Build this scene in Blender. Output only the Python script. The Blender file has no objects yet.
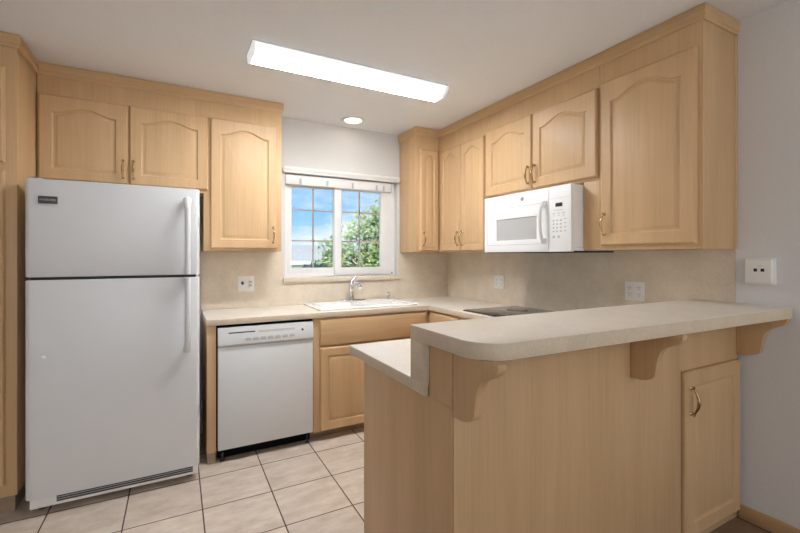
import bpy, bmesh, math, random
from mathutils import Vector
PI = math.pi
random.seed(7)
S = bpy.context.scene
COL = S.collection

# ------------------------------------------------------------------ camera
cam_d = bpy.data.cameras.new('camera')
cam = bpy.data.objects.new('camera', cam_d); COL.objects.link(cam)
cam.location = (-2.3545, -3.389, 1.312)
cam.rotation_euler = (PI/2, 0, -math.radians(28.27))
cam_d.sensor_width = 36.0
cam_d.lens = 414.6*36.0/800.0
cam_d.shift_y = -10.5/800.0
cam_d.clip_start = 0.02; cam_d.clip_end = 400
S.camera = cam
# ------------------------------------------------------------------ view
S.view_settings.view_transform = 'Standard'
S.view_settings.look = 'None'
S.view_settings.gamma = 1.0
S.view_settings.use_curve_mapping = False
S.view_settings.exposure = 0.82
LENS_EMIT = 43.0
SIDE_EMIT = 0.62
DOWN_EMIT = 6.0
REAR_W = 14.0
PEND_W = 8.0

# ------------------------------------------------------------------ node helpers
class NT:
    def __init__(s, tree): s.t = tree; s.n = tree.nodes; s.l = tree.links
    def new(s, kind, **kw):
        n = s.n.new(kind)
        for k, v in kw.items(): setattr(n, k, v)
        return n
    def put(s, sock, v):
        if v is None: return
        if hasattr(v, 'is_output'): s.l.new(v, sock)
        else: sock.default_value = v
    def math(s, op, a, b=None, c=None, clamp=False):
        n = s.new('ShaderNodeMath', operation=op); n.use_clamp = clamp
        for i, v in enumerate((a, b, c)): s.put(n.inputs[i], v)
        return n.outputs[0]
    def ramp(s, fac, stops):
        n = s.new('ShaderNodeValToRGB'); s.put(n.inputs[0], fac)
        e = n.color_ramp.elements
        while len(e) < len(stops): e.new(0.5)
        for el, (p, c) in zip(e, stops): el.position = p; el.color = (*c[:3], 1)
        return n.outputs[0]
    def mix(s, fac, a, b, blend='MIX'):
        n = s.new('ShaderNodeMix', data_type='RGBA', blend_type=blend)
        s.put(n.inputs['Factor'], fac)
        for sk, v in ((n.inputs[6], a), (n.inputs[7], b)):
            s.put(sk, (*v, 1) if isinstance(v, tuple) and len(v) == 3 else v)
        return n.outputs[2]
    def noise(s, vec, scale, detail=3, rough=.55):
        n = s.new('ShaderNodeTexNoise'); s.put(n.inputs['Vector'], vec)
        n.inputs['Scale'].default_value = scale; n.inputs['Detail'].default_value = detail
        n.inputs['Roughness'].default_value = rough
        return n.outputs['Fac']
    def mapping(s, vec, scale=(1,1,1), loc=(0,0,0)):
        n = s.new('ShaderNodeMapping'); s.put(n.inputs['Vector'], vec)
        n.inputs['Scale'].default_value = scale; n.inputs['Location'].default_value = loc
        return n.outputs[0]

def mat(name, color=None, rough=.5, metal=0, spec=.5, coat=0):
    m = bpy.data.materials.new(name); m.use_nodes = True
    t = NT(m.node_tree); b = m.node_tree.nodes['Principled BSDF']
    if color is not None: b.inputs['Base Color'].default_value = (*color, 1)
    b.inputs['Roughness'].default_value = rough; b.inputs['Metallic'].default_value = metal
    b.inputs['Specular IOR Level'].default_value = spec
    b.inputs['Coat Weight'].default_value = coat
    return m, t, b
def bump(t, b, h, strength=.2, dist=.002):
    n = t.new('ShaderNodeBump'); n.inputs['Strength'].default_value = strength; n.inputs['Distance'].default_value = dist
    t.put(n.inputs['Height'], h); t.l.new(n.outputs[0], b.inputs['Normal'])
def noisy(name, color, rough=.5, amt=.06, scale=30, metal=0, bumps=0, spec=.5, coat=0):
    m, t, b = mat(name, None, rough, metal, spec, coat)
    co = t.new('ShaderNodeTexCoord').outputs['Object']
    f = t.noise(co, scale, 3)
    lo = tuple(c*(1-amt) for c in color); hi = tuple(min(1, c*(1+amt)) for c in color)
    t.put(b.inputs['Base Color'], t.ramp(f, [(.3, lo), (.7, hi)]))
    if bumps: bump(t, b, f, bumps)
    return m
def wood(name, c, axis='z', var=.075):
    """pale maple veneer with straight fine grain along one axis"""
    m, t, b = mat(name, None, .42, 0, .4)
    co = t.new('ShaderNodeTexCoord').outputs['Object']
    oi = t.new('ShaderNodeObjectInfo').outputs['Random']
    off = t.new('ShaderNodeVectorMath', operation='ADD'); t.put(off.inputs[0], co)
    cmb = t.new('ShaderNodeCombineXYZ'); k = t.math('MULTIPLY', oi, 13.7)
    for i in range(3): t.put(cmb.inputs[i], k)
    t.put(off.inputs[1], cmb.outputs[0]); v = off.outputs[0]
    fine = {'x': (3, 160, 160), 'y': (160, 3, 160), 'z': (160, 160, 3)}[axis]
    broad = {'x': (.9, 11, 11), 'y': (11, .9, 11), 'z': (11, 11, .9)}[axis]
    f1 = t.noise(t.mapping(v, fine), 1.0, 4, .6)
    f2 = t.noise(t.mapping(v, broad), 1.0, 3, .5)
    dk = tuple(x*(1-var)*w for x, w in zip(c, (1, .985, .96))); lt = tuple(min(1, x*(1+var*.55)) for x in c)
    base = t.ramp(f2, [(.3, dk), (.7, lt)])
    g = t.ramp(f1, [(.25, (.86, .83, .79)), (.6, (1, 1, 1))])
    t.put(b.inputs['Base Color'], t.mix(.75, base, g, 'MULTIPLY'))
    bump(t, b, f1, .06, .001)
    return m

WC = (.67, .45, .248)
M = {}
M['wood'] = wood('maple_vertical', WC)
M['wood_x'] = wood('maple_along_x', WC, 'x')
M['wood_y'] = wood('maple_along_y', WC, 'y')
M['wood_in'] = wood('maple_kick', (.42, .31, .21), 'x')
M['wall'] = noisy('wall_paint', (.78, .775, .775), .85, .015, 60, bumps=.05)
M['wallw'] = noisy('wall_paint_dimmed', (.73, .715, .695), .85, .015, 60, bumps=.05)  # same wall paint, colour lowered to offset the strong light at the window
M['ceil'] = noisy('ceiling_paint', (.87, .88, .905), .9, .02, 90, bumps=.08)
M['white'] = noisy('white_enamel', (.76, .77, .785), .28, .01, 4, spec=.5)
M['dw'] = noisy('dishwasher_enamel', (.74, .76, .77), .3, .01, 4)
M['mw'] = noisy('microwave_plastic', (.90, .90, .90), .33, .01, 5)
M['plastic'] = noisy('white_plastic', (.90, .89, .87), .4, .02, 20)
M['plgrey'] = noisy('light_grey_plastic', (.55, .56, .57), .4, .03, 20)
M['plpale'] = noisy('pale_grey_plastic', (.74, .745, .75), .35, .03, 20)
M['vinyl'] = noisy('white_vinyl', (.82, .81, .80), .4, .02, 15)
M['muntin'] = noisy('backlit_muntin', (.40, .36, .33), .5, .03, 15)  # aluminium grey, with the bars' backlit shade mixed into the colour
M['black'] = noisy('black_plastic', (.012, .012, .013), .45, .1, 20)
M['matblack'] = noisy('matt_black', (.008, .008, .008), .9, .1, 20, spec=.1)
M['dark'] = noisy('dark_grey_plastic', (.08, .08, .085), .45, .1, 20)
M['gap'] = noisy('dark_gasket_gap_shade', (.05, .05, .05), .8, .1, 20)  # refrigerator door seam, also the painted shade around the bar door
M['badge'] = noisy('charcoal_badge', (.075, .075, .08), .35, .1, 60)
M['silver'] = noisy('silver_lettering', (.55, .55, .56), .35, .05, 40, metal=.6)
M['chrome'] = noisy('chrome', (.72, .73, .75), .12, .03, 8, metal=1)
M['brass'] = noisy('aged_brass', (.50, .37, .19), .26, .2, 60, metal=1)
M['sink'] = noisy('sink_enamel', (.95, .935, .90), .22, .01, 5)
M['glassblk'] = noisy('black_ceramic_glass', (.015, .014, .013), .08, .1, 8, spec=.6)
M['ring'] = noisy('burner_marking', (.09, .09, .09), .2, .1, 40)
M['roof'] = noisy('grey_shingles', (.40, .41, .40), .9, .2, 6)
M['stucco'] = noisy('white_stucco', (.78, .78, .76), .9, .05, 8)
M['bark'] = noisy('bark', (.16, .11, .075), .9, .3, 12, bumps=.6)
M['lawn'] = noisy('dry_lawn', (.22, .27, .10), .95, .35, 3, bumps=.4)
M['asph'] = noisy('asphalt', (.22, .22, .22), .9, .15, 10)
M['trimw'] = noisy('white_metal', (.84, .84, .82), .4, .02, 20)

def m_leaf():
    m, t, b = mat('leaves', None, .5)
    co = t.new('ShaderNodeTexCoord').outputs['Object']
    f = t.noise(co, 5, 4)
    t.put(b.inputs['Base Color'], t.ramp(f, [(.3, (.12, .22, .06)), (.5, (.30, .42, .14)), (.7, (.52, .60, .28))]))
    return m
M['leaf'] = m_leaf()

def m_laminate(name, c, speck=.1, rough=.35):
    """cream laminate with a faint travertine mottle"""
    m, t, b = mat(name, None, rough, 0, .45)
    co = t.new('ShaderNodeTexCoord').outputs['Object']
    f = t.noise(co, 7, 6, .65); g = t.noise(co, 130, 3, .7)
    a = tuple(x*(1-speck) for x in c); z = tuple(min(1, x*(1+speck*.6)) for x in c)
    base = t.ramp(f, [(.32, a), (.68, z)])
    t.put(b.inputs['Base Color'], t.mix(.5, base, t.ramp(g, [(.35, (.82, .80, .77)), (.6, (1, 1, 1))]), 'MULTIPLY'))
    return m
M['counter'] = m_laminate('counter_laminate', (.86, .785, .69), .05)
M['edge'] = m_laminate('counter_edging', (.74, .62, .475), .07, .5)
M['splash'] = m_laminate('splash_laminate', (.80, .70, .565), .1, .42)

def m_tile(name, x0, px, y0, py, c1, c2, grout, gw):
    m, t, b = mat(name, None, .38, 0, .45)
    co = t.new('ShaderNodeTexCoord').outputs['Object']
    sp = t.new('ShaderNodeSeparateXYZ'); t.put(sp.inputs[0], co)
    u = t.math('DIVIDE', t.math('SUBTRACT', sp.outputs[0], x0), px)
    v = t.math('DIVIDE', t.math('SUBTRACT', sp.outputs[1], y0), py)
    def edge(w, p):
        fr = t.math('FRACT', w)
        return t.math('MULTIPLY', t.math('MINIMUM', fr, t.math('SUBTRACT', 1.0, fr)), p)
    d = t.math('MINIMUM', edge(u, px), edge(v, py))
    g = t.math('LESS_THAN', d, gw/2)
    cb = t.new('ShaderNodeCombineXYZ'); t.put(cb.inputs[0], t.math('FLOOR', u)); t.put(cb.inputs[1], t.math('FLOOR', v))
    wn = t.new('ShaderNodeTexWhiteNoise', noise_dimensions='3D'); t.put(wn.inputs['Vector'], cb.outputs[0])
    add = t.new('ShaderNodeVectorMath', operation='MULTIPLY_ADD'); t.put(add.inputs[0], wn.outputs['Color']); add.inputs[1].default_value = (9, 9, 9); t.put(add.inputs[2], co)
    f = t.noise(t.mapping(add.outputs[0], (7, 16, 7)), 1.0, 6, .68)
    base = t.ramp(f, [(.3, c1), (.68, c2)])
    sh = t.math('MULTIPLY_ADD', wn.outputs['Value'], .10, .95)
    sc = t.new('ShaderNodeVectorMath', operation='SCALE'); t.put(sc.inputs[0], base); t.put(sc.inputs['Scale'], sh)
    t.put(b.inputs['Base Color'], t.mix(g, sc.outputs[0], grout))
    t.put(b.inputs['Roughness'], t.math('MULTIPLY_ADD', g, .5, .36))
    bump(t, b, t.math('MINIMUM', d, gw), .5, .3)
    return m
M['tile'] = m_tile('beige_tile', -1.54, .349, -.680, .3345, (.60, .485, .39), (.82, .72, .625), (.10, .075, .055), .0065)
M['tile2'] = m_tile('brown_tile', -.02, .349, -2.40, .3345, (.20, .125, .08), (.27, .18, .12), (.07, .05, .035), .006)

def m_emit(name, c, s):
    m = bpy.data.materials.new(name); m.use_nodes = True; t = NT(m.node_tree); t.n.clear()
    e = t.new('ShaderNodeEmission'); e.inputs[0].default_value = (*c, 1); e.inputs[1].default_value = s
    o = t.new('ShaderNodeOutputMaterial'); t.l.new(e.outputs[0], o.inputs[0]); return m
M['lens'] = m_emit('lamp_lens', (.95, .975, 1), LENS_EMIT)
M['lens_side'] = m_emit('lamp_lens_side', (.97, .985, .97), SIDE_EMIT)
M['lens_end'] = m_emit('lamp_lens_end', (1, .985, .94), .42)
M['bulb'] = m_emit('downlight_lens', (1, .90, .74), DOWN_EMIT)
def m_glass():
    m = bpy.data.materials.new('window_glass'); m.use_nodes = True; t = NT(m.node_tree); t.n.clear()
    a = t.new('ShaderNodeBsdfTransparent'); a.inputs[0].default_value = (.96, .975, .97, 1)
    g = t.new('ShaderNodeBsdfGlossy'); g.inputs['Roughness'].default_value = .02
    mx = t.new('ShaderNodeMixShader'); mx.inputs[0].default_value = .06
    t.l.new(a.outputs[0], mx.inputs[1]); t.l.new(g.outputs[0], mx.inputs[2])
    o = t.new('ShaderNodeOutputMaterial'); t.l.new(mx.outputs[0], o.inputs[0]); return m
M['glass'] = m_glass()
def m_mesh_window():
    m, t, b = mat('microwave_window', None, .15, 0, .5)
    co = t.new('ShaderNodeTexCoord').outputs['Object']
    sp = t.new('ShaderNodeSeparateXYZ'); t.put(sp.inputs[0], co)
    s1 = t.math('SINE', t.math('MULTIPLY', sp.outputs[1], 700)); s2 = t.math('SINE', t.math('MULTIPLY', sp.outputs[2], 700))
    f = t.math('MULTIPLY_ADD', t.math('MULTIPLY', s1, s2), .5, .5)
    t.put(b.inputs['Base Color'], t.ramp(f, [(.3, (.42, .42, .415)), (.8, (.60, .60, .59))]))
    return m
M['mwin'] = m_mesh_window()

# ------------------------------------------------------------------ world: blue sky with low white clouds
w = bpy.data.worlds.new('sky'); S.world = w; w.use_nodes = True
t = NT(w.node_tree); t.n.clear()
gen = t.new('ShaderNodeTexCoord').outputs['Generated']
sp = t.new('ShaderNodeSeparateXYZ'); t.put(sp.inputs[0], gen)
elev = sp.outputs[2]
blue = t.ramp(elev, [(.0, (.50, .74, .95)), (.10, (.24, .55, .92)), (.5, (.10, .33, .80))])
cl = t.noise(t.mapping(gen, (5, 5, 14), (3.1, .4, 1.7)), 1.0, 5, .6)
band = t.ramp(elev, [(.0, (.35,)*3), (.085, (.62,)*3), (.16, (.25,)*3), (.6, (.2,)*3)])
cf = t.math('MULTIPLY', t.ramp(cl, [(.40, (0, 0, 0)), (.58, (1, 1, 1))]), t.math('MULTIPLY', band, 1.5), clamp=True)
skyc = t.mix(cf, blue, (.93, .95, .97))
bg = t.new('ShaderNodeBackground'); t.put(bg.inputs[0], skyc); bg.inputs[1].default_value = 0.72
wo = t.new('ShaderNodeOutputWorld'); t.l.new(bg.outputs[0], wo.inputs[0])

# ------------------------------------------------------------------ sun, and an unseen fill panel added behind the camera
sd = bpy.data.lights.new('sun', 'SUN'); sd.energy = 3.6; sd.angle = .01; sd.color = (1, .95, .86)
so = bpy.data.objects.new('sun', sd); COL.objects.link(so)
so.rotation_euler = (math.radians(42), 0, math.radians(-25))
ad = bpy.data.lights.new('rear_fill_light', 'AREA'); ad.shape = 'RECTANGLE'; ad.size = 3.0; ad.size_y = 1.9
ad.energy = REAR_W; ad.color = (1, .95, .88)  # added as soft frontal fill, no visible source
ao = bpy.data.objects.new('rear_fill_light', ad); COL.objects.link(ao)
ao.location = (-1.9, -7.12, 1.25); ao.rotation_euler = (PI/2, 0, 0)

pd = bpy.data.lights.new('dining_lamp', 'POINT'); pd.energy = PEND_W; pd.shadow_soft_size = .16; pd.color = (1, .90, .75)
po = bpy.data.objects.new('dining_lamp', pd); COL.objects.link(po); po.location = (-.75, -4.9, 2.0)

# ------------------------------------------------------------------ mesh helpers (all shapes in world coordinates)
def bx(bm, x0, x1, y0, y1, z0, z1, bev=0, seg=2):
    tb = bmesh.new(); bmesh.ops.create_cube(tb, size=1)
    for v in tb.verts:
        v.co = Vector((x0+(x1-x0)*(v.co.x+.5), y0+(y1-y0)*(v.co.y+.5), z0+(z1-z0)*(v.co.z+.5)))
    bmesh.ops.recalc_face_normals(tb, faces=tb.faces)
    if bev: bmesh.ops.bevel(tb, geom=tb.edges[:], offset=bev, segments=seg, profile=.5, affect='EDGES')
    merge(bm, tb)
def merge(bm, tb):
    me = bpy.data.meshes.new('tmp'); tb.to_mesh(me); tb.free(); bm.from_mesh(me); bpy.data.meshes.remove(me)
def poly(bm, pts, fn, a, b, bev=0, seg=2):
    """closed outline pts (u,v) swept along w from a to b; fn(u,v,w) -> world"""
    tb = bmesh.new()
    A = [tb.verts.new(fn(u, v, a)) for u, v in pts]; B = [tb.verts.new(fn(u, v, b)) for u, v in pts]
    n = len(pts); caps = [tb.faces.new(A[::-1]), tb.faces.new(B)]
    for i in range(n): tb.faces.new((A[i], A[(i+1) % n], B[(i+1) % n], B[i]))
    bmesh.ops.recalc_face_normals(tb, faces=tb.faces)
    if bev:
        es = set(e for f in tb.faces if len(f.verts) == n and n != 4 for e in f.edges) or set(tb.edges)
        bmesh.ops.bevel(tb, geom=list(es), offset=bev, segments=seg, profile=.5, affect='EDGES')
    merge(bm, tb)
def lathe(bm, prof, c, axis='z', n=20, sx=1, sy=1):
    tb = bmesh.new(); rings = []
    def P(r, h, a):
        u, v = r*math.cos(a)*sx, r*math.sin(a)*sy
        d = {'z': (u, v, h), 'y': (u, h, v), 'x': (h, u, v)}[axis]
        return Vector(c)+Vector(d)
    for r, h in prof: rings.append([tb.verts.new(P(max(r, 1e-4), h, 2*PI*i/n)) for i in range(n)])
    for A, B in zip(rings, rings[1:]):
        for i in range(n): tb.faces.new((A[i], A[(i+1) % n], B[(i+1) % n], B[i]))
    tb.faces.new(rings[0]); tb.faces.new(rings[-1])
    bmesh.ops.recalc_face_normals(tb, faces=tb.faces); merge(bm, tb)
def tube(bm, pts, radii, n=12, flat=1.0):
    tb = bmesh.new(); pts = [Vector(p) for p in pts]; rings = []
    if not isinstance(radii, (list, tuple)): radii = [radii]*len(pts)
    ref = None
    for i, p in enumerate(pts):
        d = (pts[min(i+1, len(pts)-1)]-pts[max(i-1, 0)]).normalized()
        if ref is None: ref = d.orthogonal().normalized()
        ref = (ref-d*ref.dot(d)).normalized(); s = d.cross(ref)
        rings.append([tb.verts.new(p+(ref*math.cos(2*PI*k/n)+s*math.sin(2*PI*k/n)*flat)*radii[i]) for k in range(n)])
    for A, B in zip(rings, rings[1:]):
        for i in range(n): tb.faces.new((A[i], A[(i+1) % n], B[(i+1) % n], B[i]))
    tb.faces.new(rings[0]); tb.faces.new(rings[-1])
    bmesh.ops.recalc_face_normals(tb, faces=tb.faces); merge(bm, tb)
def slab(bm, us, vs, keep, fn, w0, w1):
    """grid slab with holes: cells (us x vs) for which keep(cu, cv) is true, thick from w0 to w1"""
    tb = bmesh.new(); V = {}
    def vert(i, j, k):
        if (i, j, k) not in V: V[i, j, k] = tb.verts.new(fn(us[i], vs[j], (w0, w1)[k]))
        return V[i, j, k]
    on = {(i, j) for i in range(len(us)-1) for j in range(len(vs)-1) if keep((us[i]+us[i+1])/2, (vs[j]+vs[j+1])/2)}
    for i, j in on:
        for k in (0, 1): tb.faces.new([vert(a, b, k) for a, b in ((i, j), (i+1, j), (i+1, j+1), (i, j+1))])
        for (di, dj), (a, b) in {(-1, 0): ((i, j), (i, j+1)), (1, 0): ((i+1, j), (i+1, j+1)), (0, -1): ((i, j), (i+1, j)), (0, 1): ((i, j+1), (i+1, j+1))}.items():
            if (i+di, j+dj) not in on: tb.faces.new((vert(*a, 0), vert(*b, 0), vert(*b, 1), vert(*a, 1)))
    bmesh.ops.recalc_face_normals(tb, faces=tb.faces); merge(bm, tb)
XY = lambda u, v, w: (u, v, w)
XZ = lambda u, v, w: (u, w, v)
YZ = lambda u, v, w: (w, u, v)

def thing(name, label, cat, loc, group=None):
    o = bpy.data.objects.new(name, None); COL.objects.link(o); o.location = loc; o.empty_display_size = .05
    o['label'] = label; o['category'] = cat
    if group: o['group'] = group
    return o
WORLD = {}
def obj(name, bm, m, parent=None, label=None, origin=None):
    """one mesh object; vertices come in world coordinates"""
    me = bpy.data.meshes.new(name)
    if parent is not None: org = WORLD.get(parent.name, Vector(parent.location))
    elif origin is not None: org = Vector(origin)
    else:
        co = [v.co for v in bm.verts]
        org = Vector(((min(c.x for c in co)+max(c.x for c in co))/2, (min(c.y for c in co)+max(c.y for c in co))/2, min(c.z for c in co)))
    for v in bm.verts: v.co -= org
    bm.to_mesh(me); bm.free()
    me.shade_smooth(); me.set_sharp_from_angle(angle=math.radians(32))
    me.materials.append(m if not isinstance(m, str) else M[m])
    o = bpy.data.objects.new(name, me); COL.objects.link(o)
    if parent is not None: o.parent = parent
    else: o.location = org
    WORLD[o.name] = org
    if label: o['label'] = label
    return o
def tag(o, label, cat, group=None):
    o['label'] = label; o['category'] = cat
    if group: o['group'] = group
    return o
def struct(name, bm, m, parent=None):
    o = obj(name, bm, m, parent, origin=(0, 0, 0))
    if parent is None: o['kind'] = 'structure'
    return o
def B(*boxes, bev=0):
    bm = bmesh.new()
    for b in boxes: bx(bm, *b, bev=bev)
    return bm

# ================================================================== THE ROOM
ZC = 2.43; YR = -7.2; XL = -3.72; FD = .075
bm = bmesh.new(); bx(bm, XL, .12, -2.15, .12, -.12, 0); struct('floor', bm, 'tile')
bm = bmesh.new(); bx(bm, XL, .12, YR, -2.15, -.12, FD); struct('floor_dining', bm, 'tile2')
bm = bmesh.new(); bx(bm, XL-.12, .12, YR-.12, .14, ZC, ZC+.1); struct('ceiling', bm, 'ceil')
WX0, WX1, WZ0, WZ1 = -1.585, -.565, 1.137, 1.985
bm = bmesh.new()
slab(bm, [XL-.12, WX0, WX1, 0], [-.12, WZ0, WZ1, ZC], lambda a, b: not (WX0 < a < WX1 and WZ0 < b < WZ1), XZ, 0, .14)
struct('wall_back', bm, 'wallw')
bm = bmesh.new(); bx(bm, 0, .12, YR-.12, .14, -.12, ZC); struct('wall_right', bm, 'wall')
bm = bmesh.new(); bx(bm, XL-.12, XL, YR-.12, 0, -.12, ZC); struct('wall_left', bm, 'wall')
bm = bmesh.new()
slab(bm, [XL, -3.4, -.4, 0], [-.12, .25, 2.25, ZC], lambda a, b: not (-3.4 < a < -.4 and .25 < b < 2.25), XZ, YR-.12, YR)
struct('wall_rear', bm, 'wall')
bm = B((-.014, -.001, YR+.01, -2.42, FD, .14), bev=.003)
struct('baseboard_right', bm, 'wood_y')

# crown moulding along the cabinet tops
CROWN = [(0, 2.362), (.006, 2.362), (.009, 2.372), (.014, 2.376), (.014, 2.420), (.010, 2.428), (0, 2.428)]
def crown_run(bm, path):
    """path: list of ((x,y),(nx,ny)) corner points with mitred outward normal"""
    tb = bmesh.new(); rings = []
    for (x, y), (nx, ny) in path:
        rings.append([tb.verts.new((x+nx*d, y+ny*d, z)) for d, z in CROWN])
    n = len(CROWN)
    for A, Bq in zip(rings, rings[1:]):
        for i in range(n): tb.faces.new((A[i], A[(i+1) % n], Bq[(i+1) % n], Bq[i]))
    tb.faces.new(rings[0]); tb.faces.new(rings[-1])
    bmesh.ops.recalc_face_normals(tb, faces=tb.faces); merge(bm, tb)
FX = -.30                     # face of the wall cabinets
PF = -.625                    # face of the pantry
bm = bmesh.new()
crown_run(bm, [((XL+.002, PF), (0, -1)), ((-3.067, PF), (1, -1)), ((-3.067, FX), (1, -1)), ((-1.68, FX), (1, -1)), ((-1.68, -.002), (1, 0))])
struct('trim_1', bm, 'wood_x')
bm = bmesh.new()
crown_run(bm, [((-.54, -.002), (-1, 0)), ((-.54, FX), (-1, -1)), ((FX, FX), (-1, -1)), ((FX, -2.407), (-1, -1)), ((-.002, -2.407), (0, -1))])
struct('trim_2', bm, 'wood_y')

# ================================================================== DOORS AND HANDLES
def facing_back(x0, y, z0):  return lambda u, v, n: (x0+u, y-n, z0+v)      # looks towards -y
def facing_left(x, y0, z0):  return lambda u, v, n: (x-n, y0-u, z0+v)      # looks towards -x
def door_bm(W, H, fn, arch=0, m=.055, T=.021):
    bm = bmesh.new(); N = 28
    def outline(off):                       # raised-panel outline, inset by off
        x0, x1, z0 = m+off, W-m-off, m+off
        half = (W-2*m)/2
        pts = [(x0, z0), (x1, z0)]
        zs = H-m-arch-off
        xs = [x1+(x0-x1)*i/N for i in range(N+1)]
        for x in xs:
            tt = min(1, abs(x-W/2)/(half*.90))
            pts.append((x, zs+arch*(.5+.5*math.cos(PI*tt))**.8))
        return pts
    def rect(off):
        x0, x1, z0, z1 = off, W-off, off, H-off
        xs = [x1+(x0-x1)*i/N for i in range(N+1)]
        return [(x0, z0), (x1, z0)]+[(x, z1) for x in xs]
    rings = [(rect(0), 0), (rect(0), T-.009), (rect(.003), T-.004), (rect(.009), T), (outline(0), T), (outline(.003), T-.002),
             (outline(.006), T-.0085), (outline(.012), T-.0095), (outline(.016), T-.0085), (outline(.026), T-.002), (outline(.031), T-.001)]
    R = [[bm.verts.new(fn(u, v, n)) for u, v in pts] for pts, n in rings]
    k = len(R[0])
    for A, C in zip(R, R[1:]):
        for i in range(k): bm.faces.new((A[i], A[(i+1) % k], C[(i+1) % k], C[i]))
    bm.faces.new(R[0][::-1]); bm.faces.new(R[-1])
    bmesh.ops.recalc_face_normals(bm, faces=bm.faces)
    return bm
def handle_bm(u, v, fn, T=.02, L=.107):
    """bow pull with round feet, upright, lower foot at (u, v)"""
    bm = bmesh.new()
    for s in (0, L):
        tube(bm, [fn(u, v+s, T-.001), fn(u, v+s, T+.003), fn(u, v+s, T+.006), fn(u, v+s, T+.016)], [.0085, .0085, .005, .0048], 12)
        e = -.009 if s == 0 else .009
        tube(bm, [fn(u, v+s, T+.014), fn(u, v+s+e*.6, T+.014), fn(u, v+s+e, T+.012)], [.005, .0055, .002], 10)
    pts, rad = [], []
    for i in range(13):
        q = i/12
        pts.append(fn(u, v+L*q, T+.014+.019*math.sin(PI*q))); rad.append(.0038+.0032*math.sin(PI*q)**2)
    tube(bm, pts, rad, 12)
    return bm
def add_door(parent, fn, W, H, arch=0, m=.062, handle=None, name='door', mt='wood'):
    d = obj(name, door_bm(W, H, fn, arch, m), mt, parent)
    if handle: obj('handle', handle_bm(handle[0], handle[1], fn), 'brass', d, label='aged brass bow handle')
    return d

# ================================================================== WALL CABINETS
ZB, ZT = 1.345, 2.366
G = 'maple wall cabinets'
def carcass(parent, b, extra=()):
    bm = B(b, bev=.0006)
    for e in extra: bx(bm, *e, bev=.001)
    return obj('carcass', bm, 'wood', parent)

# pantry
t = thing('pantry_cabinet', 'tall maple pantry cabinet standing on the floor left of the white refrigerator', 'cabinet', (-3.39, -.31, 0))
carcass(t, (XL+.003, -3.067, PF, -.004, .105, 2.362))
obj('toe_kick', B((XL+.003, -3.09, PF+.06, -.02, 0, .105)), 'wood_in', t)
fn = facing_back(-3.66, PF, 1.779); add_door(t, fn, .549, .476, .04)
fn = facing_back(-3.66, PF, .165); add_door(t, fn, .549, 1.574, .04)

# above the refrigerator
t = thing('wall_cabinet', 'wide maple wall cabinet with two arched doors above the refrigerator', 'cabinet', (-2.63, -.15, 1.735), G)
carcass(t, (-3.064, -2.1965, FX, -.004, 1.735, ZT))
add_door(t, facing_back(-3.057, FX, 1.756), .435, .494, .038, handle=(.408, .038))
add_door(t, facing_back(-2.616, FX, 1.756), .446, .494, .038, handle=(.022, .038))
# single door left of the window
t = thing('wall_cabinet', 'maple wall cabinet with one tall arched door, left of the window', 'cabinet', (-1.94, -.15, ZB), G)
carcass(t, (-2.196, -1.68, FX, -.008, ZB, ZT))
add_door(t, facing_back(-2.157, FX, 1.363), .444, .888, .045, handle=(.413, .046))
# narrow corner cabinet right of the window
t = thing('wall_cabinet', 'narrow maple wall cabinet with a slim arched door, right of the window', 'cabinet', (-.42, -.15, ZB), G)
carcass(t, (-.54, -.006, FX, -.008, ZB, ZT))
add_door(t, facing_back(-.502, FX, 1.356), .188, .884, .035, m=.044, handle=(.030, .052))
# double-door cabinet in the corner
t = thing('wall_cabinet', 'maple wall cabinet with a pair of narrow arched doors, between corner and microwave', 'cabinet', (-.15, -.63, ZB), G)
carcass(t, (FX, -.008, -.938, -.302, ZB, ZT), [(FX, -.008, -1.040, -.938, ZB, 1.733)])
add_door(t, facing_left(FX, -.352, 1.352), .291, .872, .042, m=.046, handle=(.262, .05))
add_door(t, facing_left(FX, -.647, 1.352), .285, .872, .042, m=.046, handle=(.026, .05))
# cabinet above the microwave
t = thing('wall_cabinet', 'short maple wall cabinet with two arched doors directly above the microwave', 'cabinet', (-.15, -1.42, 1.735), G)
carcass(t, (FX, -.004, -1.892, -.940, 1.735, ZT))
add_door(t, facing_left(FX, -.956, 1.752), .456, .490, .045, handle=(.432, .038))
add_door(t, facing_left(FX, -1.418, 1.750), .470, .490, .045, handle=(.027, .04))
# big end cabinet
t = thing('wall_cabinet', 'large maple wall cabinet with one wide door, right of the microwave above the bar', 'cabinet', (-.15, -2.1, ZB), G)
carcass(t, (FX, -.008, -2.407, -1.894, ZB, ZT), [(FX, -.008, -1.894, -1.793, ZB, 1.733), (-.022, -.002, -2.411, -2.39, ZB-.002, 2.36)])
add_door(t, facing_left(FX, -1.912, 1.368), .474, .886, .052, m=.060, handle=(.028, .062))

# ================================================================== BASE CABINETS, BACK RUN
BF = -.53; CT = .875
t = thing('end_panel', 'narrow maple end panel holding the counter left of the dishwasher', 'cabinet panel', (-2.163, -.27, 0))
obj('panel', B((-2.190, -2.137, BF, -.006, .07, CT), bev=.001), 'wood', t)
obj('toe_block', B((-2.186, -2.140, BF+.01, -.02, 0, .07)), 'wood_in', t)

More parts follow.
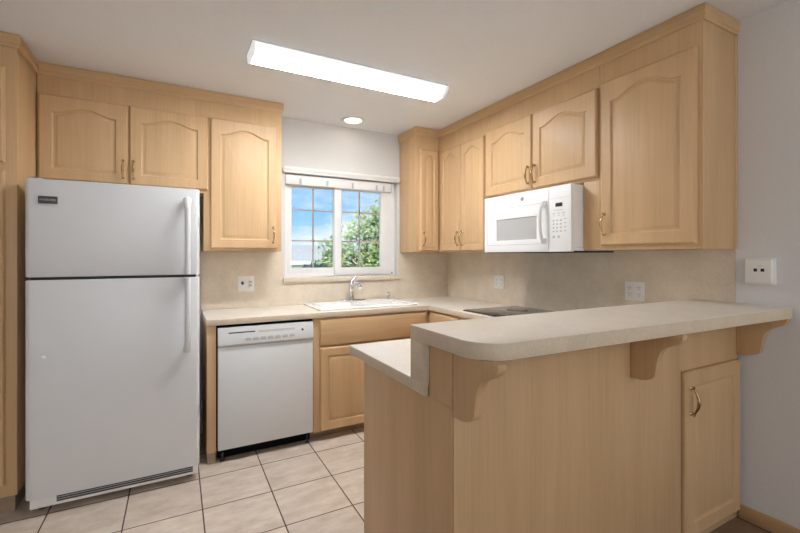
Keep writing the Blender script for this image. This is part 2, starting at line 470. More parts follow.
t = thing('base_cabinet', 'maple sink base cabinet right of the dishwasher, under the sink', 'cabinet', (-1.03, -.27, 0), 'maple base cabinets')
bm = bmesh.new()
bx(bm, -1.510, -.551, BF, BF+.02, .065, CT, bev=.001); bx(bm, -1.510, -1.492, BF+.02, -.02, .065, CT); bx(bm, -.590, -.572, BF+.02, -.02, .065, CT)
bx(bm, -1.492, -.590, BF+.02, -.02, .065, .083)
obj('carcass', bm, 'wood', t)
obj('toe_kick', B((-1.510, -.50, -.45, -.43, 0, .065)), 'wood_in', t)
bm = B((-1.465, -.585, BF-.02, BF-.001, .677, .858), bev=.005); obj('drawer_front', bm, 'wood_x', t)
add_door(t, facing_back(-1.465, BF, .072), .438, .590, 0, m=.058)
add_door(t, facing_back(-1.023, BF, .072), .438, .590, 0, m=.058)

# right run under the cooktop
t = thing('base_cabinet', 'maple base cabinet with a drawer in the inner corner, below the cooktop', 'cabinet', (-.28, -.9, 0), 'maple base cabinets')
carcass(t, (-.55, -.01, -1.70, -.532, .065, CT))
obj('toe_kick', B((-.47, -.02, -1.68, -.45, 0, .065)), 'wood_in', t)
fn = facing_left(-.55, 0, 0)
for y0, wd in ((-.575, .375), (-.965, .66)):
    bm = bmesh.new(); poly(bm, [(-y0, .74), (-y0+wd, .74), (-y0+wd, .858), (-y0, .858)], fn, .001, .02, .004)
    obj('drawer_front', bm, 'wood_y', t)
    add_door(t, facing_left(-.55, y0, .072), wd, .65, 0, m=.058)

# ================================================================== PENINSULA
XP = -1.66; YP = -2.417
t = thing('peninsula_cabinet', 'maple peninsula base carrying the raised breakfast bar, in front of the kitchen', 'cabinet', (-.85, -2.1, 0))
bm = bmesh.new()
bx(bm, XP, -.60, YP+.006, -1.776, .065, CT-.001, bev=.001)
bx(bm, -.60, -.004, YP+.006, -1.776, .065, CT-.001, bev=.001)
bx(bm, XP, -.004, YP+.006, -2.289, CT-.004, 1.041, bev=.001)
obj('carcass', bm, 'wood', t)
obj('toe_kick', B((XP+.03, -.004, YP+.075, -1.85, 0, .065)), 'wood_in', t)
bm = bmesh.new()
bx(bm, XP+.0035, -.505, YP, YP+.005, FD+.002, 1.0412, bev=.001)
bx(bm, -.505, -.012, YP, YP+.005, .8275, 1.041, bev=.001)
bx(bm, -.505, -.497, YP, YP+.005, .11, .835)
obj('front_panel', bm, 'wood', t)
obj('gap_shade', B((-.496, -.006, YP+.003, YP+.008, .112, .8278)), 'gap', t, label='dark sheet standing in for the shaded gap around the door')  # flat dark sheet paints in the shade of the door gap
add_door(t, facing_back(-.490, YP+.004, .118), .468, .708, 0, m=.062, handle=(.036, .532))
CORB = [(0, 0), (.186, 0), (.187, -.008), (.184, -.018), (.177, -.028), (.166, -.036), (.150, -.043), (.134, -.051), (.120, -.062), (.110, -.076), (.103, -.094),
        (.099, -.114), (.096, -.135), (.093, -.152), (.089, -.165), (.081, -.174), (.066, -.182), (.045, -.188), (.022, -.189), (0, -.187)]
for x in (XP+.001, -.841, -.032):
    bm = bmesh.new()
    poly(bm, CORB, lambda u, v, w: (w, YP-.0005-u, 1.041+v), x, x+.028, .002)
    obj('corbel', bm, 'wood', t)

# ================================================================== COUNTERS
SX0, SX1, SY0, SY1 = -1.45, -.635, -.497, -.045
bm = bmesh.new()
xs = [-2.194, XP-.016, SX0+.02, SX1-.02, -.57, -.006]; ys = [-2.208, -1.651, -.552, SY0+.02, SY1-.02, -.007]
def keepc(a, b):
    if SX0 < a < SX1 and SY0 < b < SY1 and SX0+.02 < a < SX1-.02 and SY0+.02 < b < SY1-.02: return False
    return b > -.552 or a > -.57 or (b < -1.651 and a > XP-.016)
slab(bm, xs, ys, keepc, XY, CT, .914)
bx(bm, XP-.016, XP-.0005, -2.288, -2.2075, CT, .914)      # edge strip that runs on under the raised bar
bmesh.ops.bevel(bm, geom=[e for e in bm.edges if len(e.link_faces) == 2 and e.calc_face_angle(0) > .5], offset=.003, segments=2, profile=.5, affect='EDGES')
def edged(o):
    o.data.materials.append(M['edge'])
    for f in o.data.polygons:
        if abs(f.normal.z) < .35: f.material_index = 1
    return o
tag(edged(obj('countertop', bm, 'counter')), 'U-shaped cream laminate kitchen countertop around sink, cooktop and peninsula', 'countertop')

t = thing('bar_counter', 'raised cream laminate breakfast bar with a rounded corner, topping the peninsula', 'bar counter', (-.85, -2.4, .914))
bm = bmesh.new()
XB = XP-.022; YB0, YB1 = -2.2105, -2.578; R = .095
pts = [(-.007, YB0), (-.007, YB1-.035)]
for i in range(13):
    a = -PI/2-PI/2*i/12
    pts.append((XB+R+R*math.cos(a), YB1+R+R*math.sin(a)))
pts.append((XB, YB0))
poly(bm, pts, XY, 1.042, 1.088, .002)
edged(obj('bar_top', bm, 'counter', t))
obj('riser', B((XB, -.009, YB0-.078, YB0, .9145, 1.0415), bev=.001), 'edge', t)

# backsplash
bm = bmesh.new()
slab(bm, [-2.197, -1.60, -.555, -.001], [.9145, 1.1, ZB-.001], lambda a, b: not (-1.6 < a < -.555 and b > 1.1), XZ, -.006, -.0005)
tag(obj('backsplash', bm, 'splash'), 'beige laminate backsplash on the window wall behind the sink', 'backsplash', 'laminate backsplashes')
bm = bmesh.new()
slab(bm, [-2.404, -2.212, -.007], [.9145, 1.0885, ZB-.001], lambda a, b: not (a < -2.212 and b < 1.0885), YZ, -.006, -.0005)
tag(obj('backsplash', bm, 'splash'), 'beige laminate backsplash on the right wall behind the cooktop', 'backsplash', 'laminate backsplashes')

# ================================================================== SINK AND TAP
t = thing('sink', 'white enamel drop-in sink under the window', 'sink', (-1.055, -.27, .914))
bx0, bx1, bxm = SX0+.035, SX1-.035, -1.055
bm = bmesh.new()
us = [SX0, bx0, bxm-.015, bxm+.015, bx1, SX1]; vs = [SY0, SY0+.035, SY1-.085, SY1]
slab(bm, us, vs, lambda a, b: not (vs[1] < b < vs[2] and (bx0 < a < bxm-.015 or bxm+.015 < a < bx1)), XY, .9142, .930)
bmesh.ops.bevel(bm, geom=[e for e in bm.edges if len(e.link_faces) == 2 and e.calc_face_angle(0) > .5], offset=.007, segments=3, profile=.5, affect='EDGES')
obj('rim', bm, 'sink', t)
for a, b in ((bx0, bxm-.015), (bxm+.015, bx1)):
    bm = bmesh.new()
    us2 = [a-.005, a, b, b+.005]; vs2 = [vs[1]-.005, vs[1], vs[2], vs[2]+.005]
    slab(bm, us2, vs2, lambda p, q: not (a < p < b and vs[1] < q < vs[2]), XY, .80, .922)
    bx(bm, a-.005, b+.005, vs[1]-.005, vs[2]+.005, .795, .802)
    bs = obj('basin', bm, 'sink', t)
    dm = bmesh.new(); lathe(dm, [(.04, .802), (.042, .805), (.03, .806), (.028, .803)], ((a+b)/2, (vs[1]+vs[2])/2, 0)); obj('drain', dm, 'chrome', bs, label='chrome drain')

FXx, FY = -1.047, -.085
t = thing('faucet', 'chrome single-lever kitchen faucet on the sink deck, below the window', 'faucet', (FXx, FY, .930))
bm = bmesh.new(); lathe(bm, [(.134, 0), (.137, .006), (.130, .013), (.06, .017)], (FXx, FY, .930), n=32, sy=.22); obj('base_plate', bm, 'chrome', t)
bm = bmesh.new()
lathe(bm, [(.028, .008), (.027, .02), (.021, .03), (.0195, .07), (.021, .10), (.024, .118), (.024, .138), (.018, .150), (.006, .155)], (FXx, FY, .930), n=24)
obj('body', bm, 'chrome', t)
bm = bmesh.new()
tube(bm, [(FXx, FY, 1.030), (FXx+.002, FY-.04, 1.066), (FXx+.002, FY-.09, 1.085), (FXx, FY-.14, 1.084), (FXx-.002, FY-.175, 1.070), (FXx-.003, FY-.192, 1.052)],
     [.015, .0155, .015, .016, .019, .018], 16)
obj('spout', bm, 'chrome', t)
bm = bmesh.new()
tube(bm, [(FXx, FY, 1.070), (FXx+.006, FY+.004, 1.092), (FXx+.020, FY+.004, 1.112), (FXx+.036, FY, 1.126), (FXx+.052, FY-.004, 1.134)], [.016, .014, .009, .007, .006], 12)
obj('lever', bm, 'chrome', t)
t = thing('air_gap', 'small chrome fitting at the back of the sink, right of the faucet', 'sink fitting', (-.69, -.075, .930))
bm = bmesh.new(); lathe(bm, [(.018, 0), (.018, .004), (.012, .008), (.011, .035), (.014, .040), (.014, .058), (.009, .064)], (-.69, -.075, .930), n=20); obj('body', bm, 'chrome', t)
bm = bmesh.new(); tube(bm, [(-.69, -.075, .980), (-.70, -.09, .984), (-.71, -.105, .978)], [.006, .006, .005], 10); obj('nozzle', bm, 'chrome', t)

# ================================================================== COOKTOP
t = thing('cooktop', 'black glass electric cooktop set into the counter below the microwave', 'cooktop', (-.29, -1.36, .914))
obj('trim_frame', B((-.528, -.016, -1.73, -.955, .9143, .920), bev=.002), 'dark', t)
obj('glass_top', B((-.522, -.022, -1.724, -.961, .9195, .924), bev=.0015), 'glassblk', t)
for cx, cy, r in ((-.40, -1.14, .09), (-.18, -1.14, .075), (-.40, -1.54, .075), (-.18, -1.54, .10)):
    bm = bmesh.new(); lathe(bm, [(r-.004, 0), (r, 0), (r, .0006), (r-.004, .0006)], (cx, cy, .924), n=40); obj('burner', bm, 'ring', t)

# ================================================================== REFRIGERATOR
RX0, RX1, RY = -3.020, -2.238, -.71
t = thing('refrigerator', 'white top-freezer refrigerator standing between pantry and counter', 'refrigerator', ((RX0+RX1)/2, -.37, 0))
obj('body', B((RX0+.006, RX1-.006, -.640, -.03, .035, 1.69), bev=.006), 'white', t)
def rdoor(z0, z1):
    bm = bmesh.new(); r = .024; p = []
    p = [(RX0, -.645), (RX1, -.645)]
    for i in range(7):
        a = -PI/2*i/6; p.append((RX1-r+r*math.cos(a), RY+.004+r+r*math.sin(a)))
    for i in range(1, 8):                       # slightly bowed front
        q = i/8; p.append((RX1-r+(RX0-RX1+2*r)*q, RY+.004-.004*math.sin(PI*q)))
    for i in range(7):
        a = -PI/2-PI/2*i/6; p.append((RX0+r+r*math.cos(a), RY+.004+r+r*math.sin(a)))
    poly(bm, p, XY, z0, z1, .005, 3)
    return bm
fz = obj('freezer_door', rdoor(1.205, 1.700), 'white', t)
ff = obj('fresh_food_door', rdoor(.093, 1.190), 'white', t)
obj('gasket', B((RX0+.02, RX1-.02, -.690, -.650, 1.188, 1.207)), 'gap', t, label='dark seam between the two doors')
def rh(z_foot, z_seam):
    bm = bmesh.new(); x = -2.302; pts, rad = [], []; n = 18
    s = 1 if z_seam > z_foot else -1
    for i in range(n+1):
        q = i/n; d = abs(z_seam-z_foot)*q
        out = .006+.046*math.sin(min(1, d/.075)*PI/2)
        pts.append((x, RY-out, z_foot+s*d)); rad.append(.0145+.0075*max(0, 1-d/.07))
    tube(bm, pts, rad, 14, 1.0)
    za, zb = sorted((z_seam, z_seam-s*.03))
    bx(bm, x-.0125, x+.0125, RY-.052, RY+.006, za, zb, bev=.004)
    return bm
obj('handle', rh(1.636, 1.209), 'white', fz)
hd = obj('handle', rh(.772, 1.186), 'white', ff)
obj('grip_foot', B((-2.318, -2.286, RY-.022, RY+.002, .762, .800), bev=.006), 'plgrey', hd, label='grey foot of the handle')
bd = obj('badge', B((-2.966, -2.889, RY-.004, RY+.006, 1.576, 1.613), bev=.002), 'badge', fz, label='small dark grey name badge')
def text_obj(name, body, size, fn, m, parent, ext=.0004):
    cu = bpy.data.curves.new(name, 'FONT'); cu.body = body; cu.size = size; cu.align_x = 'CENTER'; cu.align_y = 'CENTER'; cu.extrude = ext
    tmp = bpy.data.objects.new('tmp_text', cu); COL.objects.link(tmp)
    dg = bpy.context.evaluated_depsgraph_get(); me = bpy.data.meshes.new_from_object(tmp.evaluated_get(dg))
    bpy.data.objects.remove(tmp); bpy.data.curves.remove(cu)
    bm = bmesh.new(); bm.from_mesh(me); bpy.data.meshes.remove(me)
    for v in bm.verts: v.co = Vector(fn(v.co.x, v.co.y, v.co.z))
    return obj(name, bm, m, parent)
text_obj('lettering', 'FRIGIDAIRE', .0125, lambda u, v, n: (-2.9275+u, RY-.0044-n, 1.5945+v), 'silver', bd)
bm = bmesh.new(); lathe(bm, [(.010, .002), (.010, -.004), (.006, -.007)], (-2.946, RY, .801), 'y', 16); obj('plug', bm, 'plastic', ff, label='small white plastic plug')
g = obj('base_grille', B((RX0+.012, RX1-.006, -.672, -.60, .032, .091), bev=.004), 'plastic', t)
bm = bmesh.new()
for k in range(3): bx(bm, -2.900, -2.273, -.6755, -.670, .050+k*.0115, .0575+k*.0115)
obj('slots', bm, 'dark', g, label='dark air slots')
for x in (RX0+.05, RX1-.05):
    bm = bmesh.new(); lathe(bm, [(.02, 0), (.022, .006), (.012, .012), (.012, .034)], (x, -.60, 0)); obj('foot', bm, 'dark', t)
for x in (RX0+.05, RX1-.05):
    bm = bmesh.new(); lathe(bm, [(.02, 0), (.022, .006), (.012, .012), (.012, .036)], (x, -.08, 0)); obj('foot', bm, 'dark', t)
obj('hinge_cover', B((RX0+.012, RX0+.07, -.69, -.60, 1.690, 1.706), bev=.005), 'white', t)

# ================================================================== DISHWASHER
DX0, DX1, DF = -2.128, -1.518, -.552
t = thing('dishwasher', 'white built-in dishwasher under the counter, beside the refrigerator', 'dishwasher', ((DX0+DX1)/2, -.29, 0))
obj('tub', B((DX0-.004, DX1+.002, -.520, -.02, .079, .868)), 'matblack', t, label='black tub standing in for the shaded recess behind the door')  # coloured black so the gaps around the door look shaded
obj('door', B((DX0, DX1, DF, -.522, .082, .735), bev=.005), 'dw', t)
bm = bmesh.new()
poly(bm, [(-.522, .738), (DF, .738), (DF-.012, .748), (DF-.012, .800), (DF+.002, .855), (-.522, .855)], YZ, DX0, DX1, .002)
cp = obj('control_panel', bm, 'dw', t)
def on_panel(u, v, n):                       # the sloped upper strip of the control panel
    q = (v-.800)/.055
    return (u, DF-.012+.014*max(0, q)-n, v)
bm = bmesh.new(); poly(bm, [(-2.067, .818), (-1.905, .818), (-1.905, .825), (-2.067, .825)], on_panel, -.001, .001); obj('vent_slot', bm, 'black', cp, label='black vent slot')
bm = bmesh.new(); poly(bm, [(-1.885, .812), (-1.645, .812), (-1.645, .826), (-1.885, .826)], on_panel, -.001, .0008); obj('pocket_handle', bm, 'plgrey', cp, label='grey recessed pull')
bm = bmesh.new(); lathe(bm, [(.008, .002), (.008, -.004), (.005, -.006)], (-1.595, DF-.009, .808), 'y', 16); obj('indicator', bm, 'dark', cp, label='small dark indicator')
bm = bmesh.new()
for k in range(7):
    x = -1.965+k*.047; bx(bm, x, x+.034, DF-.0145, DF-.010, .766, .785, bev=.002)
obj('keypad', bm, 'plgrey', cp, label='row of pale grey push keys')
obj('kick_plate', B((DX0+.004, DX1-.002, -.475, -.45, .004, .078), bev=.002), 'matblack', t)
for x in (DX0+.03, DX1-.03):
    bm = bmesh.new(); lathe(bm, [(.014, 0), (.014, .006), (.006, .01), (.006, .05)], (x, -.507, 0)); obj('foot', bm, 'dark', t)

# ================================================================== MICROWAVE
MXF, MY0, MY1, MZ0, MZ1 = -.40, -1.043, -1.790, 1.337, 1.722
t = thing('microwave', 'white over-the-range microwave hanging under the short wall cabinet', 'microwave', (-.2, -1.416, MZ0))
obj('body', B((-.375, -.008, MY1+.001, MY0-.001, MZ0+.006, MZ1-.001), bev=.003), 'mw', t)
obj('underside', B((-.385, -.010, MY1+.01, MY0-.01, MZ0-.004, MZ0+.005), bev=.001), 'black', t, label='black underside with vents')
fl = lambda u, v, n: (MXF-n, u, v)
yd = -1.628
bm = bmesh.new()
slab(bm, [yd, -1.533, -1.168, MY0], [MZ0, 1.416, 1.560, MZ1], lambda a, b: not (-1.533 < a < -1.168 and 1.416 < b < 1.560), YZ, MXF, -.376)
bmesh.ops.bevel(bm, geom=[e for e in bm.edges if len(e.link_faces) == 2 and e.calc_face_angle(0) > .5], offset=.003, segments=2, profile=.5, affect='EDGES')
dr = obj('door', bm, 'mw', t)
obj('window_pane', B((-.394, -.378, -1.534, -1.167, 1.415, 1.561)), 'mwin', dr, label='grey meshed window')
bm = bmesh.new()
for b_ in ((-1.603, -1.073, 1.632, 1.635), (-1.603, -1.073, 1.385, 1.3875), (-1.076, -1.073, 1.385, 1.635)):
    bx(bm, MXF-.0006, MXF+.002, b_[0], b_[1], b_[2], b_[3])
obj('panel_line', bm, 'plgrey', dr, label='fine grey outline around the window')
bm = bmesh.new(); pts = []
for i in range(15):
    q = i/14; pts.append((MXF-.012-.030*math.sin(PI*q)**.6, -1.598, 1.396+.237*q))
tube(bm, pts, [.010]*15, 12, 1.0)
for z in (1.402, 1.627): bx(bm, MXF-.022, MXF+.002, -1.612, -1.584, z-.016, z+.016, bev=.005)
obj('handle', bm, 'plpale', dr, label='pale grey curved handle')
bm = bmesh.new(); lathe(bm, [(.0135, .001), (.0135, -.002), (.011, -.003)], (MXF, -1.412, 1.680), 'x', 24); lg = obj('emblem', bm, 'muntin', dr, label='round grey maker emblem')
bm = bmesh.new(); lathe(bm, [(.0105, -.0035), (.0105, -.0028), (.009, -.0028), (.009, -.0035)], (MXF, -1.412, 1.680), 'x', 24); obj('emblem_ring', bm, 'plpale', lg)
text_obj('lettering', 'GE', .0115, lambda u, v, n: (MXF-.0032-n, -1.412-u, 1.680+v), 'trimw', lg)
bm = bmesh.new(); bx(bm, MXF, -.376, MY1, yd-.002, MZ0, MZ1, bev=.003); cp = obj('control_panel', bm, 'mw', t)
bm = bmesh.new(); bx(bm, MXF-.0006, MXF+.001, -1.782, yd-.006, 1.650, 1.6515); obj('panel_line', bm, 'plgrey', cp, label='fine grey line')
obj('display', B((MXF-.0015, MXF+.001, -1.729, -1.680, 1.600, 1.622), bev=.0005), 'black', cp, label='small black display')
bm = bmesh.new()
for r in range(4):
    for c in range(3): bx(bm, MXF-.0012, MXF+.001, -1.672-c*.026, -1.660-c*.026, 1.452+r*.021, 1.461+r*.021)
for r in range(4): bx(bm, MXF-.0012, MXF+.001, -1.757, -1.741, 1.455+r*.023, 1.460+r*.023)
for c in range(3): bx(bm, MXF-.0012, MXF+.001, -1.678-c*.035, -1.658-c*.035, 1.560, 1.564); bx(bm, MXF-.0012, MXF+.001, -1.674-c*.035, -1.662-c*.035, 1.546, 1.550)
bx(bm, MXF-.0012, MXF+.001, -1.735, -1.668, 1.578, 1.581)
for c in range(2): bx(bm, MXF-.0015, MXF+.001, -1.676-c*.035, -1.660-c*.035, 1.417, 1.432, bev=.0004)
obj('keypad', bm, 'plgrey', cp, label='grey printed number keys')
bm = bmesh.new(); bx(bm, -.36, -.06, -1.7915, -1.788, 1.36, 1.362); obj('side_seam', bm, 'plgrey', t, label='fine seam on the side')

# ================================================================== OUTLETS AND WALL BOX
def outlet(label, fn, W, H, kinds):
    t = thing('outlet', label, 'outlet', fn(W/2, 0, 0), 'white outlets on the backsplash')
    bm = bmesh.new(); poly(bm, [(0, 0), (W, 0), (W, H), (0, H)], fn, 0, .006, .002); obj('plate', bm, 'plastic', t)
    for i, k in enumerate(kinds):
        cu = W*(i+.5)/len(kinds)
        if k == 'duplex':
            for cz in (H*.33, H*.67):
                bm = bmesh.new(); p = [(cu+.0155*math.cos(a), cz+.0155*max(-.8, min(.8, math.sin(a)))) for a in [2*PI*j/20 for j in range(20)]]
                poly(bm, p, fn, .005, .0085); s = obj('socket', bm, 'plastic', t)
                bm = bmesh.new()
                for du in (-.006, .006): poly(bm, [(cu+du-.0012, cz), (cu+du+.0012, cz), (cu+du+.0012, cz+.009), (cu+du-.0012, cz+.009)], fn, .0082, .0088)
                poly(bm, [(cu-.002, cz-.010), (cu+.002, cz-.010), (cu+.002, cz-.005), (cu-.002, cz-.005)], fn, .0082, .0088)
                obj('slots', bm, 'dark', s, label='dark plug slots')
        else:
            bm = bmesh.new(); poly(bm, [(cu-.018, H/2-.035), (cu+.018, H/2-.035), (cu+.018, H/2+.035), (cu-.018, H/2+.035)], fn, .005, .0085, .001)
            s = obj('device_insert', bm, 'plastic', t)
            if k == 'plug':
                bm = bmesh.new(); p = [(cu+.010*math.cos(a), H/2+.006+.013*math.sin(a)) for a in [2*PI*j/16 for j in range(16)]]
                poly(bm, p, fn, .008, .020, .002); obj('test_button', bm, 'dark', s, label='dark plug in the outlet')
            else:
                bm = bmesh.new()
                for q in (-.012, .012): poly(bm, [(cu-.012, H/2+q-.008), (cu+.012, H/2+q-.008), (cu+.012, H/2+q+.008), (cu-.012, H/2+q+.008)], fn, .008, .011, .001)
                obj('rocker', bm, 'plgrey', s)
    return t
outlet('white double outlet plate on the backsplash between refrigerator and window', facing_back(-1.942, -.006, 1.039), .117, .118, ('plug', 'rocker'))
outlet('white double outlet plate on the right wall, between corner and cooktop', facing_left(-.006, -.702, 1.042), .117, .110, ('duplex', 'duplex'))
outlet('white double outlet plate on the right wall, just above the raised bar', facing_left(-.006, -1.852, 1.052), .117, .110, ('duplex', 'duplex'))
t = thing('wall_box', 'white plastic wall box with two black square ports, right of the backsplash above the bar', 'wall box', (-.01, -2.497, 1.183))
fn = facing_left(0, -2.446, 1.183)
bm = bmesh.new(); poly(bm, [(-.002, -.002), (.111, -.002), (.111, .122), (-.002, .122)], fn, .0005, .012, .003); obj('back_plate', bm, 'plastic', t)
bm = bmesh.new(); poly(bm, [(.004, .004), (.105, .004), (.105, .116), (.004, .116)], fn, .010, .030, .006, 3); obj('cover', bm, 'plastic', t)
for u in (.038, .064):
    bm = bmesh.new(); poly(bm, [(u, .058), (u+.013, .058), (u+.013, .072), (u, .072)], fn, .0295, .0305); obj('port', bm, 'black', t, label='black square port')
bm = bmesh.new(); poly(bm, [(.050, .083), (.072, .083), (.072, .0845), (.050, .0845)], fn, .0295, .0303); obj('marking', bm, 'plgrey', t, label='faint grey marking')

# ================================================================== WINDOW
t = bpy.data.objects.new('window_1', None); COL.objects.link(t); t['kind'] = 'structure'; t.location = (-1.075, .06, WZ0)
bm = bmesh.new()
fx0, fx1, fz0, fz1 = WX0+.002, WX1-.002, WZ0+.002, WZ1-.002
slab(bm, [fx0, -1.560, -.612, fx1], [fz0, 1.165, 1.945, fz1], lambda a, b: not (-1.56 < a < -.612 and 1.165 < b < 1.945), XZ, .045, .105)
obj('window_frame', bm, 'vinyl', t)
def sash(x0, x1, g0, g1, y, xm, zb=1.150, zt=1.95):
    bm = bmesh.new()
    slab(bm, [x0, g0, g1, x1], [zb, 1.213, 1.885, zt], lambda a, b: not (g0 < a < g1 and 1.213 < b < 1.885), XZ, y, y+.03)
    bmesh.ops.bevel(bm, geom=[e for e in bm.edges if len(e.link_faces) == 2 and e.calc_face_angle(0) > .5], offset=.003, segments=2, profile=.5, affect='EDGES')
    s = obj('sash', bm, 'vinyl', t)
    bm = bmesh.new()
    bx(bm, xm-.0065, xm+.0065, y+.012, y+.022, 1.213, 1.885)
    for z in (1.440, 1.697): bx(bm, g0, g1, y+.012, y+.022, z-.0065, z+.0065)
    obj('muntins', bm, 'muntin', s)
    obj('glass_pane', B((g0-.003, g1+.003, y+.016, y+.018, 1.210, 1.888)), 'glass', s)
sash(-1.565, -1.094, -1.519, -1.158, .052, -1.335)
sash(-1.157, -.605, -1.093, -.716, .030, -.920)
bm = bmesh.new(); lathe(bm, [(.008, 0), (.008, -.006), (.004, -.009)], (-.598, .045, 1.158), 'y', 14); obj('latch', bm, 'dark', t, label='small dark latch')
obj('window_sill', B((-1.604, -.552, -.030, .044, 1.101, 1.1365), bev=.003), 'splash', t)
bm = bmesh.new()
bx(bm, -1.607, -.553, -.035, -.001, 1.985, 2.033, bev=.003); bx(bm, -1.612, -.549, -.042, -.001, 2.005, 2.024, bev=.003)
obj('window_head', bm, 'trimw', t)
t = thing('blind_headrail', 'white blind headrail with small clips across the top of the window', 'blind', (-1.11, .01, 1.895))
obj('rail', B((-1.580, -.625, .002, .038, 1.897, 1.978), bev=.003), 'vinyl', t)
for x in (-1.46, -1.23, -1.00, -.77, -.70):
    obj('clip', B((x-.009, x+.009, -.006, .003, 1.903, 1.950), bev=.002), 'plgrey', t)
obj('end_cap', B((-1.583, -1.579, -.002, .040, 1.895, 1.974)), 'plgrey', t, label='grey end bracket')
obj('end_cap', B((-.626, -.620, -.002, .040, 1.895, 1.974)), 'plgrey', t, label='grey end bracket')

# ================================================================== LAMPS
t = thing('ceiling_light', 'long white fluorescent wraparound light fixed to the kitchen ceiling', 'ceiling light', (-1.41, -1.08, 2.36))
LX0, LX1 = -2.015, -.797
prof = [(-1.160, 2.418), (-1.152, 2.398), (-1.128, 2.374), (-1.105, 2.362), (-1.030, 2.360), (-1.004, 2.366), (-.988, 2.390), (-.982, 2.418)]
bm = bmesh.new(); poly(bm, prof, YZ, LX0+.014, LX1-.014); ln = obj('lens', bm, 'lens_side', t, label='glowing white lens')
ln.data.materials.append(M['lens'])
for f in ln.data.polygons:
    if f.normal.z < -.9: f.material_index = 1
big = [(y+(.004 if y > -1.07 else -.004), z-.003 if z < 2.42 else z) for y, z in prof]
for x0, x1 in ((LX0, LX0+.0138), (LX1-.0138, LX1)):
    bm = bmesh.new(); poly(bm, big, YZ, x0, x1); obj('end_cap', bm, 'lens_end', t)
obj('housing', B((LX0+.003, LX1-.003, -1.156, -.988, 2.4183, 2.4295)), 'trimw', t)
t = thing('recessed_light', 'round recessed downlight glowing in the ceiling above the sink', 'ceiling light', (-1.08, -.205, 2.425))
bm = bmesh.new(); lathe(bm, [(.100, .0045), (.100, .001), (.092, -.004), (.072, -.004), (.066, .003), (.066, .0045)], (-1.08, -.205, 2.425), n=40); obj('trim_ring', bm, 'trimw', t)
bm = bmesh.new(); lathe(bm, [(.066, .003), (.05, -.002), (.02, -.004)], (-1.08, -.205, 2.425), n=32); obj('lamp', bm, 'bulb', t, label='glowing lamp')

# ================================================================== OUTSIDE THE WINDOW
GZ = -1.5
bm = bmesh.new(); bx(bm, -40, 60, .6, 120, GZ-.3, GZ); o = struct('lawn', bm, 'lawn')
bm = bmesh.new(); bx(bm, -40, 60, 15.5, 19.5, GZ, GZ+.02); struct('street', bm, 'asph')
def house(label, x0, x1, y0, y1, ze, zr, over=.5, garage=None, windows=()):
    t = thing('house', label, 'house', ((x0+x1)/2, (y0+y1)/2, GZ), 'houses across the street')
    obj('walls', B((x0, x1, y0, y1, GZ, ze)), 'stucco', t)
    bm = bmesh.new(); ym = (y0+y1)/2
    poly(bm, [(y0-over, ze-.12), (ym, zr-.12), (y1+over, ze-.12), (y1+over, ze), (ym, zr), (y0-over, ze)], YZ, x0-over, x1+over); obj('roof', bm, 'roof', t)
    bm = B((x0-over, x1+over, y0-over-.03, y0-over, ze-.2, ze+.02)); obj('fascia', bm, 'stucco', t)
    if garage: obj('garage_door', B((garage[0], garage[1], y0-.06, y0, GZ, GZ+2.2), bev=.02), 'trimw', t)
    for a, b in windows: obj('window_pane', B((a, b, y0-.05, y0-.005, GZ+1.2, GZ+2.2)), 'dark', t, label='dark window')
    return t
house('low white house with a long grey shingle roof beyond the left window sash', -2, 9.2, 24, 33, .95, 2.15, garage=(2.7, 5.6), windows=((6.6, 8.2),))
house('small white house behind the tree beyond the right window sash', 12.5, 20, 26, 34, 1.0, 1.9, windows=((14.0, 15.2), (16.6, 17.8)))
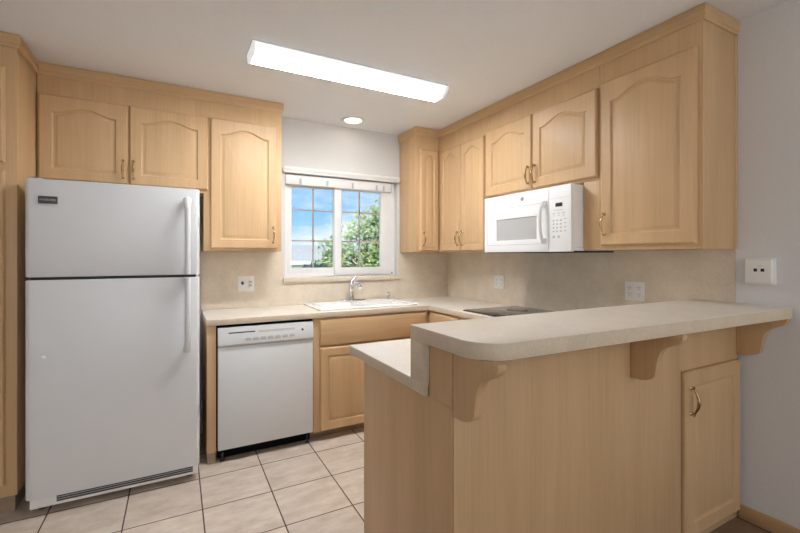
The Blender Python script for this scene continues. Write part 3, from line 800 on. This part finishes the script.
def tree(name, label, base, trunk, blobs, leaves, size, seed, lm='leaf'):
    rnd = random.Random(seed)
    t = thing(name, label, 'tree', base, None)
    bm = bmesh.new(); b = Vector(base)
    tube(bm, [b, b+Vector((.05, 0, trunk*.5)), b+Vector((-.02, .05, trunk))], [.11, .085, .06], 10)
    for c, r in blobs:
        c = Vector(c); s = b+Vector((0, 0, trunk*.85)); mid = (s+c)/2+Vector((rnd.uniform(-.1, .1), 0, .1))
        tube(bm, [s, mid, c], [.045, .03, .012], 7)
    obj('trunk', bm, 'bark', t)
    bm = bmesh.new()
    tot = sum(r**3 for c, r in blobs)
    for c, r in blobs:
        c = Vector(c)
        for _ in range(int(leaves*r**3/tot)):
            d = Vector((rnd.gauss(0, 1), rnd.gauss(0, 1), rnd.gauss(0, 1))).normalized()*r*rnd.random()**.45
            p = c+d; q = Vector((rnd.gauss(0, 1), rnd.gauss(0, 1), rnd.gauss(0, .7))).normalized(); s = size*rnd.uniform(.6, 1.3)
            e = q.orthogonal().normalized()*s*.45; k = q*s
            vs = [bm.verts.new(p+x) for x in (-k, -k*.2+e, k, -k*.2-e)]
            bm.faces.new(vs)
    obj('foliage', bm, lm, t)
    return t
bl = [((1.55, 8.1, 1.5), .38), ((1.45, 8.0, 1.05), .32), ((2.35, 8.2, 1.95), .50), ((1.85, 8.0, 1.55), .42), ((1.7, 8.0, 1.15), .40), ((2.2, 8.1, 1.3), .45), ((2.95, 8.4, 2.3), .60), ((3.35, 8.3, 1.7), .70), ((3.45, 8.1, 2.75), .60), ((2.9, 8.1, 1.2), .60), ((3.9, 8.4, 2.3), .75), ((3.9, 8.4, 3.1), .6), ((3.7, 8.2, 1.05), .5)]
tree('tree', 'loose green leafy tree outside the window, filling the right sash', (2.85, 8.3, GZ), 2.6, bl, 4000, .08, 3)
M['leaf2'] = noisy('dark_leaves', (.06, .12, .09), .6, .4, 4)
tree('bush', 'dark green bush beside the leafy tree, low in the left window sash', (3.25, 14, GZ), .7, [((3.0, 14, .35), .8), ((3.6, 14.1, .4), .8)], 2200, .12, 5, 'leaf2')
tree('tree', 'distant green tree behind the roof of the long grey-roofed house', (2.5, 40, GZ), 3.0, [((1.9, 40, 2.2), 1.4), ((4.3, 41, 2.0), 1.2)], 1600, .25, 9)
